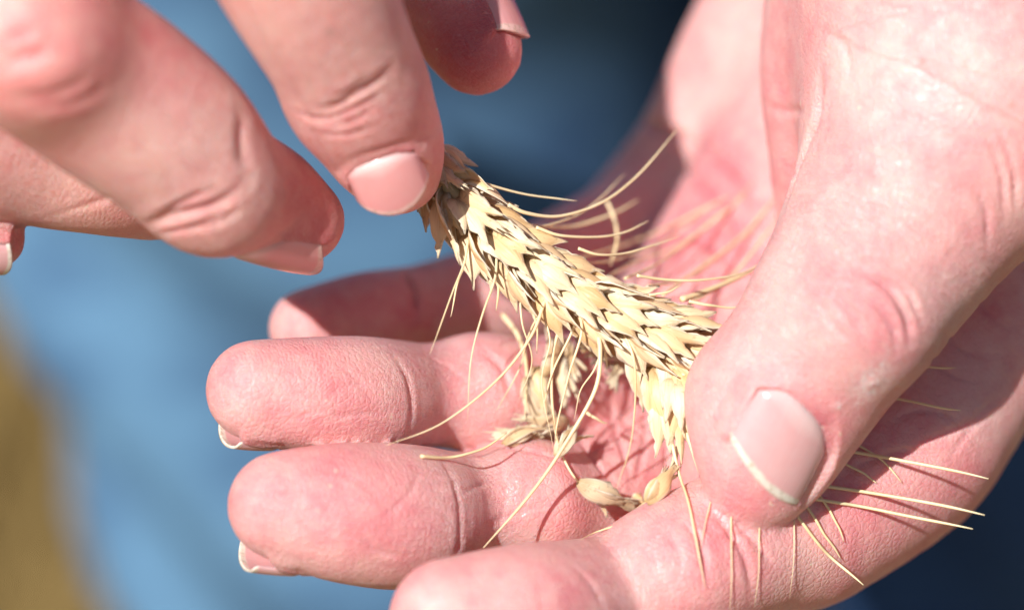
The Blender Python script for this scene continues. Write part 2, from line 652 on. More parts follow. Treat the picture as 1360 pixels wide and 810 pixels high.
        V = V + ns.n * (newh - hgt)[:, None]
        red += np.where(ok & (sd < 0.2), 0.30 * np.exp(-((sd + 0.2) / 0.6) ** 2) * front, 0)
    base = h.base
    w = to_world(V)
    b = to_world(base)
    me = fast_mesh("hand", w - b, F, mat)
    for nm, arr in (("red", red), ("ridge", ridge), ("dry", dry), ("brown", brown), ("crease", cre), ("lines", lines)):
        at = me.attributes.new(nm, 'FLOAT', 'POINT')
        at.data.foreach_set("value", np.clip(arr, 0, 1).astype(np.float32))
    at = me.attributes.new("fuv", 'FLOAT_VECTOR', 'POINT')
    at.data.foreach_set("vector", fuv.astype(np.float32).ravel())
    o = link("hand", me, None, Vector(b), label=label, category="hand")
    if group:
        o["group"] = group
    for ns in nails:
        NV, NF, nuv = ns.mesh()
        q = local_obj("fingernail", NV, NF, ns.mat, ns.B, o, base)
        for nm, col in (("nu", 0), ("nv", 1)):
            at = q.data.attributes.new(nm, 'FLOAT', 'POINT')
            at.data.foreach_set("value", nuv[:, col].astype(np.float32))
    return o

# ------------------------------------------------------------------ the open hand (palm up, thumb on the ear)
def finger(rows, pad, seed, **kw):
    c = Chain(rows, **kw)
    c.pad = unit(pad)
    c.seed = seed
    return c

def blob(ch, px, py, z, rpx, k=2.5):
    ch.blobs.append((P(px, py, z), rpx * (CAM_D - z) / FPX, k))

A = Hand()
A.kp = 10.0
A.base = P(1180, 100, -30)
A.palm = [
    Chain([(1330, -330, -40, 190), (1500, -700, -90, 225), (1600, -1000, -130, 260)], n=4),           # wrist and forearm
    Chain([(1330, -330, -42, 150), (1110, -60, -60, 120), (1025, 52, -64, 110), (955, 185, -67, 100), (888, 300, -68, 93)], n=4),
    Chain([(1330, -330, -38, 150), (1150, 60, -50, 120), (1000, 300, -46, 110), (880, 470, -36, 92)], n=4),
    Chain([(1330, -330, -34, 150), (1230, 100, -44, 125), (1060, 400, -40, 118), (930, 590, -29, 98)], n=4),
    Chain([(1330, -330, -30, 150), (1380, 80, -36, 150), (1300, 400, -24, 140), (1185, 585, -15, 121), (1060, 690, -8, 108)], n=4),
    Chain([(1200, -260, -20, 110), (1120, -60, -14, 92), (1085, 90, -13, 74), (1078, 200, -15, 56), (1075, 280, -20, 44)], n=4),   # web by the thumb
    Chain([(1330, -330, -25, 180), (1320, -60, -4, 220), (1285, 120, 4, 200)], n=4),
]
a_thumb = finger([(1300, -40, 0, 215), (1272, 140, 4, 190), (1176, 326, 9, 146), (1108, 430, 11, 128), (1056, 515, 11, 117),
                  (1024, 580, 11, 104), (1012, 618, 11, 84)], (-0.45, 0.1, -0.9), 1.0, n=5,
                 flat=[1, 1, 1, 1, .95, .9, .86, .84, .82], nrm=(0.30, -0.18, 0.93), k0=12.0, k1=0.4)
a_index = finger([(1185, 585, -15, 118), (1050, 690, -4, 108), (905, 752, 8, 97), (860, 774, 6, 92), (808, 796, 5, 88), (762, 810, 12, 94), (690, 820, 20, 98), (598, 822, 24, 82)],
                 (-0.2, 0.7, 0.7), 2.0, k0=9.0)
a_middle = finger([(930, 590, -29, 92), (835, 645, -18, 89), (740, 678, -10, 85), (680, 672, -10, 82), (632, 678, -9, 78), (592, 684, -2, 86), (535, 686, 7, 97), (465, 681, 12, 94), (415, 676, 14, 84), (374, 671, 15, 72)],
                  (-0.2, 0.6, 0.77), 3.0, k0=9.0)
a_ring = finger([(880, 470, -36, 88), (790, 510, -26, 82), (700, 527, -17, 78), (625, 525, -15, 74), (572, 526, -14, 69), (530, 528, -8, 76), (475, 528, 0, 82), (410, 524, 5, 77), (340, 518, 8, 67)],
                (-0.2, 0.6, 0.77), 4.0, k0=9.0)
a_pinky = finger([(888, 300, -68, 88), (780, 346, -54, 82), (690, 390, -42, 74), (615, 404, -35, 68), (555, 414, -31, 62), (485, 424, -27, 63), (412, 437, -24, 55)],
                 (-0.2, 0.6, 0.77), 5.0, k0=9.0)
A.fingers = [a_thumb, a_index, a_middle, a_ring, a_pinky]
blob(a_thumb, 1150, 420, 17, 92, 5)      # knuckle
blob(a_thumb, 985, 520, 8, 70, 6)       # pulp bulging towards the ear
blob(a_middle, 705, 662, -4, 79, 4)
blob(a_ring, 640, 515, -12, 68, 4)

def strokes(h, rows):
    """lines drawn on the skin: spline, laid on the surface"""
    P_ = [catmull(np.array(pix, float), 8) for pix, w, dep in rows]
    X, ok = h.hit(np.vstack(P_))
    out, k = [], 0
    for p, (pix, w, dep) in zip(P_, rows):
        x = X[k:k + len(p)][ok[k:k + len(p)]]
        k += len(p)
        if len(x) > 2:
            out.append((x, w, dep))
    return out

def spots(h, rows):
    X, ok = h.hit([(q[0], q[1]) for q in rows])
    return [(x, q[2] * (CAM_D - x[2]) / FPX, q[3], q[4]) for x, o, q in zip(X, ok, rows) if o]

A_creases = strokes(A, [
    # middle and ring finger joints
    ([(585, 606), (603, 640), (611, 680), (610, 735)], 0.45, 0.30),
    ([(522, 470), (540, 500), (547, 535), (544, 575)], 0.45, 0.30),
    ([(760, 752), (780, 768), (796, 792), (800, 812)], 0.45, 0.28),
    ([(640, 590), (690, 596), (742, 610), (780, 640)], 0.35, 0.28),
    ([(600, 660), (650, 640), (700, 632)], 0.3, 0.2), ([(640, 700), (690, 680), (735, 668)], 0.3, 0.22),
    ([(690, 610), (700, 650), (690, 700)], 0.28, 0.2), ([(660, 600), (672, 650), (660, 720)], 0.28, 0.18),
    ([(640, 465), (668, 490), (680, 530)], 0.45, 0.5), ([(560, 470), (600, 490), (630, 520)], 0.3, 0.2),
    ([(500, 690), (540, 660), (560, 620)], 0.3, 0.2), ([(470, 700), (500, 730), (540, 740)], 0.35, 0.3),
    ([(430, 620), (480, 640), (520, 680)], 0.3, 0.14), ([(420, 530), (470, 510), (510, 520)], 0.3, 0.16), ([(420, 560), (470, 550), (520, 550)], 0.3, 0.2),
    ([(380, 560), (430, 545), (470, 560)], 0.3, 0.14), ([(440, 480), (470, 500), (490, 530)], 0.28, 0.14),
    ([(535, 362), (550, 385), (552, 420)], 0.5, 0.9),
    # palm lines under the ear
    ([(760, 560), (775, 590), (800, 625), (822, 645)], 0.4, 0.68), ([(812, 520), (815, 560), (828, 600), (838, 640)], 0.35, 0.60),
    ([(850, 520), (858, 570), (850, 620), (838, 652)], 0.35, 0.52), ([(790, 520), (830, 560), (870, 590)], 0.35, 0.45),
    ([(770, 610), (800, 590), (830, 560), (850, 520)], 0.3, 0.45), ([(880, 560), (886, 600), (880, 640)], 0.3, 0.45),
    # palm above the ear
    ([(840, 150), (868, 168), (900, 180), (925, 192)], 0.7, 1.3), ([(925, 192), (970, 220), (1000, 260), (1020, 300)], 0.9, 0.6),
    ([(880, 310), (930, 320), (970, 350), (990, 380)], 0.7, 0.5), ([(960, 250), (975, 300), (985, 340)], 0.6, 0.4), ([(900, 220), (950, 260), (980, 300)], 0.8, 0.4),
    # index base, below the thumb
    ([(905, 690), (930, 720), (940, 770)], 0.5, 0.5), ([(935, 665), (965, 700), (990, 740), (1000, 790)], 0.5, 0.5),
    ([(960, 680), (1000, 716), (1030, 752)], 0.4, 0.4), ([(930, 700), (970, 712), (1010, 700)], 0.35, 0.3), ([(880, 700), (900, 730), (905, 770)], 0.35, 0.25),
    ([(1085, 690), (1110, 700), (1125, 720)], 0.4, 0.35), ([(1110, 640), (1160, 610), (1215, 600), (1260, 620)], 0.5, 0.45), ([(1180, 560), (1230, 545), (1280, 560)], 0.4, 0.35),
    ([(1230, 470), (1270, 500), (1320, 510)], 0.4, 0.35), ([(1200, 590), (1240, 580), (1290, 560), (1330, 520)], 0.4, 0.3), ([(1250, 440), (1290, 470), (1340, 470)], 0.4, 0.3),
    ([(1260, 610), (1290, 570), (1320, 550)], 0.35, 0.25), ([(1300, 400), (1330, 430), (1355, 440)], 0.4, 0.3),
    # web and thumb side
    ([(1090, 90), (1086, 150), (1068, 200), (1040, 280)], 0.7, 0.9), ([(1016, 140), (1040, 148), (1072, 148)], 0.5, 0.4), ([(1030, 215), (1046, 222), (1062, 240)], 0.4, 0.3),
    # thumb knuckle wrinkles
    ([(1140, 360), (1180, 380), (1205, 420), (1208, 455)], 0.51, 1.09), ([(1130, 385), (1165, 405), (1188, 440), (1190, 470)], 0.42, 0.72),
    ([(1100, 385), (1130, 415), (1150, 450)], 0.42, 0.65), ([(1165, 365), (1205, 390), (1225, 430)], 0.42, 0.72), ([(1090, 400), (1105, 430), (1130, 455)], 0.34, 0.43),
    ([(1310, 180), (1330, 230), (1335, 290)], 0.34, 0.51), ([(1325, 170), (1345, 220), (1350, 280)], 0.34, 0.51), ([(1290, 240), (1310, 280), (1312, 330)], 0.34, 0.43),
    ([(1250, 60), (1290, 100), (1330, 110)], 0.42, 0.36), ([(1090, 40), (1120, 60), (1130, 110)], 0.51, 0.43),
])
A_spots = spots(A, [
    (330, 520, 60, 0.25, 'red'), (460, 530, 60, 0.45, 'red'), (430, 660, 60, 0.30, 'red'), (540, 700, 60, 0.40, 'red'), (690, 640, 60, 0.35, 'red'), (620, 520, 50, 0.35, 'red'),
    (770, 790, 60, 0.4, 'red'), (480, 400, 90, 0.5, 'red'), (950, 230, 90, 0.45, 'red'), (880, 320, 100, 0.4, 'red'), (990, 330, 70, 0.4, 'red'), (820, 600, 90, 0.05, 'red'),
    (1160, 400, 60, 0.42, 'red'), (1190, 440, 34, 0.35, 'red'), (1060, 500, 50, 0.35, 'red'), (1110, 560, 40, 0.4, 'red'), (1040, 200, 80, 0.35, 'red'), (1180, 600, 120, 0.25, 'red'),
    (950, 560, 70, 0.25, 'red'), (960, 740, 80, 0.3, 'red'),
    (1158, 508, 20, 1.6, 'dry'), (1148, 528, 14, 1.3, 'dry'), (1172, 488, 14, 1.0, 'dry'), (1113, 539, 4.5, 3.0, 'dry'), (1190, 450, 22, 0.35, 'dry'),
    (1225, 82, 4, 0.6, 'brown'), (1344, 140, 4, 0.5, 'brown'), (1113, 539, 4, 0.35, 'bump'), (1158, 510, 9, 0.25, 'bump'),
])

def nail_from_axis(ch, h, a0, length, dorsal, w, sag, drop=0.0, lift=0.15, bow=0.3, **kw):
    """nail lying on the finger: base a0 mm from the tip end of the chain"""
    p = ch.at(a0)
    t = ch.tan(a0 * 0.5)
    d = unit(np.asarray(dorsal, float) - (np.dot(dorsal, t)) * t)
    X, ok = h.trace([p + d * 24], [-d])
    B = X[0]
    E = B + t * length - d * drop
    return NailShape(B, E, d, w, sag, bow=bow, lift=lift, **kw)

B0, _ = A.hit([(1072, 541)])
E0, _ = A.hit([(1016, 648)])
A_nails = [NailShape(B0[0], E0[0] + np.array([0, 0, 0.6]), (0.36, -0.12, 0.91), 6.5, 2.3, bow=0.5, lift=0.2, shear=-0.36, rnd=0.12)]
A_nails.append(nail_from_axis(a_middle, A, 5.0, 8.7, (-0.12, -0.84, -0.54), 5.4, 2.4, drop=-0.4))
A_nails.append(nail_from_axis(a_ring, A, 5.0, 8.0, (-0.12, -0.84, -0.54), 5.0, 2.3, drop=-0.4))
A_nails.append(nail_from_axis(a_index, A, 5.0, 11.6, (-0.15, -0.90, -0.40), 6.2, 2.6, drop=0.2))
A_nails.append(nail_from_axis(a_pinky, A, 4.5, 8.0, (-0.15, -0.80, -0.60), 4.6, 2.2, drop=0.4))

hand_open = build_hand(A, (-42, -52, -160), (98, 145, 45), 0.95, SKIN_PALM, A_nails, A_creases, A_spots,
                       "open hand held palm up with its thumb pressed on the wheat ear")

# ------------------------------------------------------------------ the pinching hand
B = Hand()
B.kp = 12.0
B.base = P(-100, -200, 40)
B.palm = [
    Chain([(-520, -560, 10, 260), (-900, -900, -40, 300), (-1300, -1300, -90, 330)], n=4),
    Chain([(-520, -560, 20, 200), (-50, -420, 50, 160), (230, -330, 44, 130)], n=4),
    Chain([(-520, -560, 15, 200), (-260, -320, 56, 150), (-90, -210, 38, 125)], n=4),
    Chain([(-520, -560, 5, 200), (-400, -220, 40, 150), (-290, -60, 28, 115)], n=4),
    Chain([(-520, -560, -10, 190), (-520, -150, 20, 140), (-400, 80, 18, 105)], n=4),
    Chain([(-520, -560, -5, 190), (0, -560, 0, 150), (300, -420, -5, 120)], n=4),
]
b_index = finger([(230, -330, 44, 125), (330, -170, 40, 122), (398, -40, 33, 114), (448, 60, 25, 101), (480, 130, 18, 93), (510, 190, 12, 80), (528, 226, 8, 59)],
                 (0.5, 0.2, -0.8), 6.0, k0=8.0)
b_thumb = finger([(300, -420, -5, 115), (440, -240, -8, 92), (540, -100, -6, 84), (588, -10, -4, 76), (618, 40, -3, 68), (633, 66, -2, 61)],
                 (-0.5, -0.35, 0.75), 7.0, k0=8.0)
b_middle = finger([(-90, -210, 38, 120), (-30, -70, 42, 122), (50, 50, 38, 122), (150, 125, 31, 122), (232, 186, 26, 112), (292, 238, 21, 88), (352, 262, 14, 73), (400, 293, 9, 58)],
                  (0.6, 0.6, -0.5), 8.0, k0=8.0)
b_ring = finger([(-290, -60, 28, 110), (-190, 60, 26, 108), (-90, 160, 20, 104), (40, 205, 12, 94), (130, 228, 8, 84), (200, 254, 2, 66)], (0.6, 0.6, -0.5), 9.0, k0=8.0)
b_pinky = finger([(-400, 80, 18, 95), (-300, 180, 18, 85), (-180, 260, 16, 72), (-80, 300, 12, 58), (-8, 316, 10, 42)], (0.6, 0.6, -0.5), 10.0, k0=8.0)
B.fingers = [b_index, b_thumb, b_middle, b_ring, b_pinky]
blob(b_middle, 50, 62, 44, 98, 6)
blob(b_index, 470, 125, 20, 80, 4)
blob(b_middle, 280, 258, 23, 72, 6)

B_creases = strokes(B, [
    ([(420, 150), (450, 140), (490, 115), (520, 92)], 0.6, 0.8), ([(410, 160), (440, 158), (480, 140), (515, 118)], 0.5, 0.6),
    ([(430, 170), (470, 160), (505, 138)], 0.45, 0.4), ([(440, 130), (465, 120), (490, 100)], 0.4, 0.35), ([(395, 150), (415, 158), (430, 158)], 0.4, 0.4), ([(420, 178), (460, 180), (500, 168)], 0.4, 0.3),
    ([(470, 205), (500, 200), (540, 190)], 0.35, 0.2),
    ([(195, 300), (240, 285), (290, 270), (325, 245)], 0.7, 0.9), ([(205, 290), (245, 268), (290, 250)], 0.5, 0.6), ([(210, 312), (260, 300), (310, 278)], 0.5, 0.5),
    ([(250, 308), (290, 296), (325, 275)], 0.45, 0.4), ([(322, 150), (320, 190), (330, 230)], 0.8, 0.5),
    ([(0, 85), (40, 75), (75, 62)], 1.0, 0.6), ([(10, 130), (70, 128), (130, 100)], 0.9, 0.5), ([(30, 145), (90, 140), (150, 112)], 0.8, 0.4), ([(0, 60), (30, 48), (60, 45)], 0.9, 0.4),
    ([(60, 290), (110, 275), (150, 262)], 0.5, 0.3),
])
B_spots = spots(B, [
    (60, 90, 120, 0.35, 'red'), (220, 60, 60, 0.45, 'red'), (260, 270, 60, 0.35, 'red'), (390, 260, 70, 0.75, 'red'), (430, 300, 40, 0.5, 'red'),
    (480, 150, 50, 0.35, 'red'), (540, 180, 60, 0.55, 'red'), (575, 230, 40, 0.5, 'red'), (640, 90, 60, 0.8, 'red'), (600, 30, 60, 0.6, 'red'), (20, 320, 30, 0.6, 'red'),
    (437, 43, 6, 0.75, 'brown'), (370, 60, 5, 0.25, 'brown'), (136, 78, 9, 0.25, 'brown'),
    (310, 180, 50, 0.25, 'red'),
])
B1, _ = B.hit([(500, 212)])
E1, _ = B.hit([(535, 277)])
B_nails = [NailShape(B1[0], B1[0] + (P(532, 282, 10.0) - P(500, 212, 15.0)), (-0.12, -0.05, 0.99), 4.9, 2.0, bow=0.5, lift=0.15, mat=NAIL_SHORT, rnd=0.30)]
B_nails.append(nail_from_axis(b_thumb, B, 9.5, 11.8, (0.86, 0.40, 0.22), 5.6, 2.4, drop=1.2, mat=NAIL_SHORT))
B_nails.append(nail_from_axis(b_middle, B, 9.5, 13.6, (-0.30, -0.80, 0.52), 4.8, 2.2, drop=3.3, mat=NAIL_SHORT, rnd=0.28))
B_nails.append(nail_from_axis(b_pinky, B, 4.0, 6.6, (0.0, -0.75, 0.65), 3.3, 1.6, drop=0.8))
hand_pinch = build_hand(B, (-150, -10, -110), (10, 130, 95), 1.0, SKIN_BACK, B_nails, B_creases, B_spots,
                        "sun browned hand pinching the base of the wheat ear between forefinger and thumb")

# ------------------------------------------------------------------ wheat
def husk_material():
    N = NT("dry wheat husk")
    t = N.attr("ht")
    s = N.attr("hs")
    rnd = N.n("ObjectInfo").outputs["Random"]
    obj = N.n("TexCoord").outputs["Object"]
    cv = N.n("CombineXYZ")
    N.set(cv.inputs[0], N.math('MULTIPLY', s, 9.0))
    N.set(cv.inputs[1], N.math('MULTIPLY', t, 1.2))
    N.set(cv.inputs[2], N.math('MULTIPLY', rnd, 37.0))
    vein = N.noise(cv.outputs[0], 1.0, 3.0, 0.6)
    col = N.mix(rnd, c4(0.93, 0.655, 0.34), c4(0.97, 0.825, 0.58))
    col = N.mix(N.ramp(vein, 0.50, 0.74, 0.0, 0.55), col, c4(0.62, 0.38, 0.13))
    col = N.mix(N.ramp(N.math('FRACT', N.math('MULTIPLY', rnd, 7.31)), 0.72, 1.0, 0.0, 0.55), col, c4(0.62, 0.37, 0.14))
    edge = N.ramp(N.math('ABSOLUTE', s), 0.62, 0.95, 0.0, 0.75)
    col = N.mix(edge, col, c4(0.88, 0.82, 0.68))
    tip = N.ramp(t, 0.75, 1.0, 0.0, 0.6)
    col = N.mix(tip, col, c4(0.88, 0.80, 0.62))
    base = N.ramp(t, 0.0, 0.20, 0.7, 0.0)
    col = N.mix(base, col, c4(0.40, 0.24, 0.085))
    blot = N.ramp(N.noise(obj, 700.0, 3.0, 0.7), 0.62, 0.74, 0.0, 0.45)
    col = N.mix(blot, col, c4(0.38, 0.24, 0.10))
    nb = N.bump(vein, 0.00018, 0.7)
    N.p(Base_Color=col, Roughness=0.40, Normal=nb)
    N.b.inputs["Specular IOR Level"].default_value = 0.45
    tr = N.n("BsdfTranslucent")
    N.set(tr.inputs[0], col)
    mx = N.n("MixShader")
    mx.inputs[0].default_value = 0.25
    N.t.links.new(N.b.outputs[0], mx.inputs[1])
    N.t.links.new(tr.outputs[0], mx.inputs[2])
    N.t.links.new(mx.outputs[0], N.out.inputs[0])
    return N.m

HUSK = husk_material()
AWN = NT("straw awn")
_o = AWN.n("TexCoord").outputs["Object"]
_n = AWN.noise(_o, 160.0, 3.0, 0.6)
AWN.p(Subsurface_Weight=0.3, Subsurface_Scale=0.0006, Subsurface_Radius=(1.0, 0.8, 0.5))
AWN.p(Base_Color=AWN.mix(_n, c4(0.74, 0.52, 0.24), c4(0.88, 0.76, 0.52)), Roughness=0.42)
AWN.b.inputs["Specular IOR Level"].default_value = 0.5
AWN = AWN.m
STEM = straw_stem = NT("straw stem")
STEM.p(Base_Color=c4(0.66, 0.50, 0.24), Roughness=0.5)
STEM = STEM.m

def husk_mesh(L, W, H, bow, beak=0.0, twist=0.0, seed=0, nt=13, ns=9, thick=0.10, torn=0.0, slim=0.75):
    """a boat shaped scale: base at the origin, length on +Y, back on +Z (mm -> m)"""
    r = np.random.RandomState(seed)
    ph = r.uniform(0, 6)
    rag = r.normal(0, 0.6, (nt, ns))
    top, at = [], []
    for i in range(nt):
        t = i / (nt - 1)
        body = min(1.0, t / 0.82)
        prof = max(0.0, math.sin(math.pi * (0.10 + 0.90 * body ** 0.85))) ** slim
        if beak > 0 and t > 0.80:
            prof = max(prof, beak * (1 - (t - 0.8) / 0.2) ** 0.8)
        if torn > 0 and t > 0.45:
            prof = max(prof, torn)
        prof = max(prof, 0.035)
        for j in range(ns):
            s = -1 + 2 * j / (ns - 1)
            w = 0.5 * W * prof
            x = w * math.sin(s * 1.25) / math.sin(1.25)
            z = H * prof ** 0.8 * (math.cos(s * 1.25) - math.cos(1.25)) / (1 - math.cos(1.25)) + 0.10 * H * prof * max(0, 1 - abs(s) * 4)
            z += bow * math.sin(math.pi * t ** 0.9) - 0.15 * bow * t
            z += 0.05 * math.sin(ph + 9 * t + 4 * s)
            x += twist * t * t + 0.04 * math.sin(ph + 11 * t)
            z += 0.10 * math.sin(2 * ph + 6 * t + 3 * s) * abs(s) * t + rag[i, j] * 0.03
            x *= 1 + 0.16 * rag[i, j] * (abs(s) > 0.7) * (t > 0.4)
            jag = (0.16 * rag[0, j] * L * (t > 0.9) if torn > 0 else 0.0)
            top.append((x, L * t + jag, z))
            at.append((s, t))
    top = np.array(top)
    bot = top.copy()
    bot[:, 2] -= thick
    bot[:, 0] *= 0.96
    V = np.vstack([top, bot]) * 0.001
    k = nt * ns
    F = []
    for i in range(nt - 1):
        for j in range(ns - 1):
            a = i * ns + j
            F.append((a, a + 1, a + ns + 1, a + ns))
            F.append((k + a, k + a + ns, k + a + ns + 1, k + a + 1))
    ring = list(range(ns)) + [i * ns + ns - 1 for i in range(1, nt)] + [(nt - 1) * ns + j for j in range(ns - 2, -1, -1)] + [i * ns for i in range(nt - 2, 0, -1)]
    for q in range(len(ring)):
        a, b = ring[q], ring[(q + 1) % len(ring)]
        F.append((b, a, k + a, k + b))
    me = new_mesh("husk", V, F, HUSK)
    at = np.array(at + at, np.float32)
    for nm, c in (("hs", 0), ("ht", 1)):
        A_ = me.attributes.new(nm, 'FLOAT', 'POINT')
        A_.data.foreach_set("value", at[:, c])
    return me

HUSKS = [husk_mesh(9.0, 4.6, 1.0, 0.7, 0.20, 0.0, 1), husk_mesh(9.6, 4.2, 0.95, 0.6, 0.26, 0.5, 2), husk_mesh(8.6, 4.7, 1.05, 0.8, 0.16, -0.4, 3),
         husk_mesh(9.2, 4.3, 1.0, 0.7, 0.30, 0.3, 6),
         husk_mesh(10.2, 2.4, 0.8, 0.3, 0.40, 0.5, 4), husk_mesh(9.8, 2.6, 0.85, 0.4, 0.34, -0.6, 5), husk_mesh(9.0, 2.8, 0.8, 0.4, 0.4, 0.2, 7, torn=0.5)]
FLORETS = [husk_mesh(8.0, 3.2, 1.7, 0.5, 0.1, 0.0, 11), husk_mesh(7.6, 3.0, 1.6, 0.4, 0.1, 0.0, 12)]

def frame_matrix(pos_mm, along, normal, scale=1.0):
    """local mm frame -> world matrix with Y along and Z out"""
    a = unit(RW @ np.asarray(along, float))
    n = RW @ np.asarray(normal, float)
    n = unit(n - (n @ a) * a)
    l = np.cross(a, n)
    M = Matrix([[*(l * 1), 0], [*(a * 1), 0], [*(n * 1), 0], [0, 0, 0, 1]]).transposed()
    M = Matrix([[l[0], a[0], n[0], 0], [l[1], a[1], n[1], 0], [l[2], a[2], n[2], 0], [0, 0, 0, 1]])
    return Matrix.Translation(Vector(to_world(pos_mm))) @ M @ Matrix.Scale(scale, 4)

def put(name, me, Mw, parent=None, parent_w=None, **props):
    o = link(name, me, parent, **props)
    o.matrix_basis = (parent_w.inverted() @ Mw) if parent is not None else Mw
    return o

def rot(v, axis, ang):
    axis = unit(axis)
    v = np.asarray(v, float)
    return v * math.cos(ang) + np.cross(axis, v) * math.sin(ang) + axis * (axis @ v) * (1 - math.cos(ang))

rw = np.random.RandomState(21)
EAR_AXIS = catmull(np.array([P(556, 196, 0), P(592, 246, 3), P(650, 312, 4), P(722, 368, 3.5), P(800, 412, 3), P(880, 448, 2), P(950, 486, 0), P(1010, 530, -3)]), 12)
_seg = np.linalg.norm(np.diff(EAR_AXIS, axis=0), axis=1)
EAR_ARC = np.concatenate([[0], np.cumsum(_seg)])
def ear_at(s):
    p = np.array([np.interp(s, EAR_ARC, EAR_AXIS[:, i]) for i in range(3)])
    q = np.array([np.interp(s + 1.0, EAR_ARC, EAR_AXIS[:, i]) for i in range(3)]) - np.array([np.interp(s - 1.0, EAR_ARC, EAR_AXIS[:, i]) for i in range(3)])
    return p, unit(q)

ear_base = P(585, 236, 2)
ear = bpy.data.objects.new("wheat_ear", None)
COL.objects.link(ear)
ear.location = Vector(to_world(ear_base))
ear.empty_display_size = 0.005
ear["label"] = "dry golden wheat ear with long awns held between the pinching fingers and the thumb"
ear["category"] = "wheat ear"
EAR_W = Matrix.Translation(ear.location)

def tube(pts, r0, r1, nseg=6):
    pts = np.asarray(pts, float)
    n = len(pts)
    V, F = [], []
    up = np.array([0.3, 0.2, 1.0])
    for i in range(n):
        t = unit(pts[min(n - 1, i + 1)] - pts[max(0, i - 1)])
        u = unit(np.cross(t, up))
        v = np.cross(t, u)
        f = i / (n - 1)
        r = (r0 * (1 - f) + r1 * f) * (1.0 if f < 0.85 or n < 15 else 1.0 - 0.6 * (f - 0.85) / 0.15)
        for q in range(nseg):
            a = 2 * math.pi * q / nseg
            V.append(pts[i] + r * (math.cos(a) * u + math.sin(a) * v))
    for i in range(n - 1):
        for q in range(nseg):
            p = (q + 1) % nseg
            F.append((i * nseg + q, i * nseg + p, (i + 1) * nseg + p, (i + 1) * nseg + q))
    F.append(tuple(range(nseg))[::-1])
    F.append(tuple((n - 1) * nseg + q for q in range(nseg)))
    return np.array(V), F

V, F = tube(EAR_AXIS, 1.2, 0.8, 8)
local_obj("rachis", V, F, STEM, ear_base, ear, ear_base)
V, F = tube(catmull(np.array([P(500, 100, -9), P(530, 160, -4), P(560, 200, 0), P(580, 226, 2)]), 6), 1.0, 1.2, 10)
local_obj("stalk", V, F, STEM, ear_base, ear, ear_base)

def spikelet(pos, along, normal, fan, size=1.0, spread=0.50, tilt=0.0):
    lateral = np.cross(unit(along), unit(normal))
    k = rw.randint(2)
    Mw = frame_matrix(pos, along, normal, size * rw.uniform(0.92, 1.02))
    sp = put("spikelet", FLORETS[k], Mw, ear, EAR_W)
    spw = Mw
    for i in range(fan):
        f = 0.0 if fan == 1 else -1 + 2 * i / (fan - 1)
        b = f * spread + rw.normal(0, 0.08)
        n2 = rot(normal, along, -b * 1.5)
        a2 = rot(along, n2, -b * 0.75)
        a2 = unit(a2 + n2 * (0.10 * (1 - abs(f)) + rw.normal(0, 0.02)))
        out = 0.55 + 0.45 * (1 - abs(f))
        p2 = pos + lateral * f * 1.05 + n2 * out * 0.9 + unit(along) * (1.4 * (1 - abs(f)) * (1 if i % 2 else 0.4) + rw.uniform(-0.3, 0.3))
        me = HUSKS[rw.randint(4)] if rw.rand() > 0.22 or abs(f) > 0.9 else HUSKS[4 + rw.randint(3)]
        put("husk", me, frame_matrix(p2, a2, n2, size * rw.uniform(0.86, 1.06)), sp, spw)
    return sp

for phi, s0, fan, dl in ((12, 4.0, 4, 19), (76, 1.0, 3, 15), (-58, 1.5, 4, 21), (138, 4.5, 3, 18), (-128, 4.2, 3, 20)):
    k = 0
    s = s0
    while s < 52:
        p, T = ear_at(s)
        view = unit(np.array([0, 0, CAM_D]) - p)
        Nn_ = unit(view - (view @ T) * T)
        Bb = np.cross(Nn_, T)          # towards the upper side of the ear
        ph = math.radians(phi + rw.normal(0, 5))
        rad = Nn_ * math.cos(ph) + Bb * math.sin(ph)
        de = math.radians(dl + rw.normal(0, 3))
        along = T * math.cos(de) + rad * math.sin(de)
        nrm = rad * math.cos(de) - T * math.sin(de)
        sz = 0.74 + 0.14 * min(1, s / 10)
        spikelet(p + rad * 0.5, along, nrm, fan, sz)
        s += 6.0 + rw.normal(0, 0.4)
# the broken lower end of the ear hanging down beside the thumb
for (x, y, z, dx, dy, dz, sz, fan) in ((846, 462, 0, 34, 66, -2, 0.9, 4), (872, 486, 1, 26, 90, 0, 0.95, 4), (896, 470, 2, 14, 90, 1, 0.9, 3), (886, 516, 1, 18, 90, 0, 0.9, 4),
                                      (908, 520, 2, 8, 90, 1, 0.92, 5), (900, 498, 3, 12, 90, 2, 0.8, 3)):
    a = unit(P(x + dx, y + dy, z + dz) - P(x, y, z))
    nn = unit(np.array([-0.1, 0.0, 1.0]) - a * a[2])
    spikelet(P(x, y, z), a, nn, fan, sz, spread=0.34)

A_REST = Hand()
A_REST.palm, A_REST.fingers, A_REST.kp = A.palm, A.fingers[1:], A.kp

def awn(rows, r0=0.22, r1=0.07, name="awn", parent=True, **props):
    """rows px, py, z; never sinks into the open hand"""
    pts = catmull(np.array([P(*r) for r in rows]), 9)
    k = np.linspace(0, 1, len(pts))
    w1, w2 = rw.uniform(0, 6, 2)
    pts[:, 0] += 0.10 * np.sin(w1 + 9 * k) * k
    pts[:, 1] += 0.10 * np.sin(w2 + 11 * k) * k
    for _ in range(7):
        push = np.clip(0.4 - A_REST.ev(pts), 0, 2.5)
        if push.max() <= 0:
            break
        q = np.pad(push, 2, mode='edge')
        pts[:, 2] += np.maximum(push, 0.2 * (q[:-4] + q[1:-3] + q[2:-2] + q[3:-1] + q[4:]))
    V, F = tube(pts, r0, r1, 6)
    if parent:
        return local_obj(name, V, F, AWN, pts[0], ear, ear_base)
    return local_obj(name, V, F, AWN, pts[0], **props)

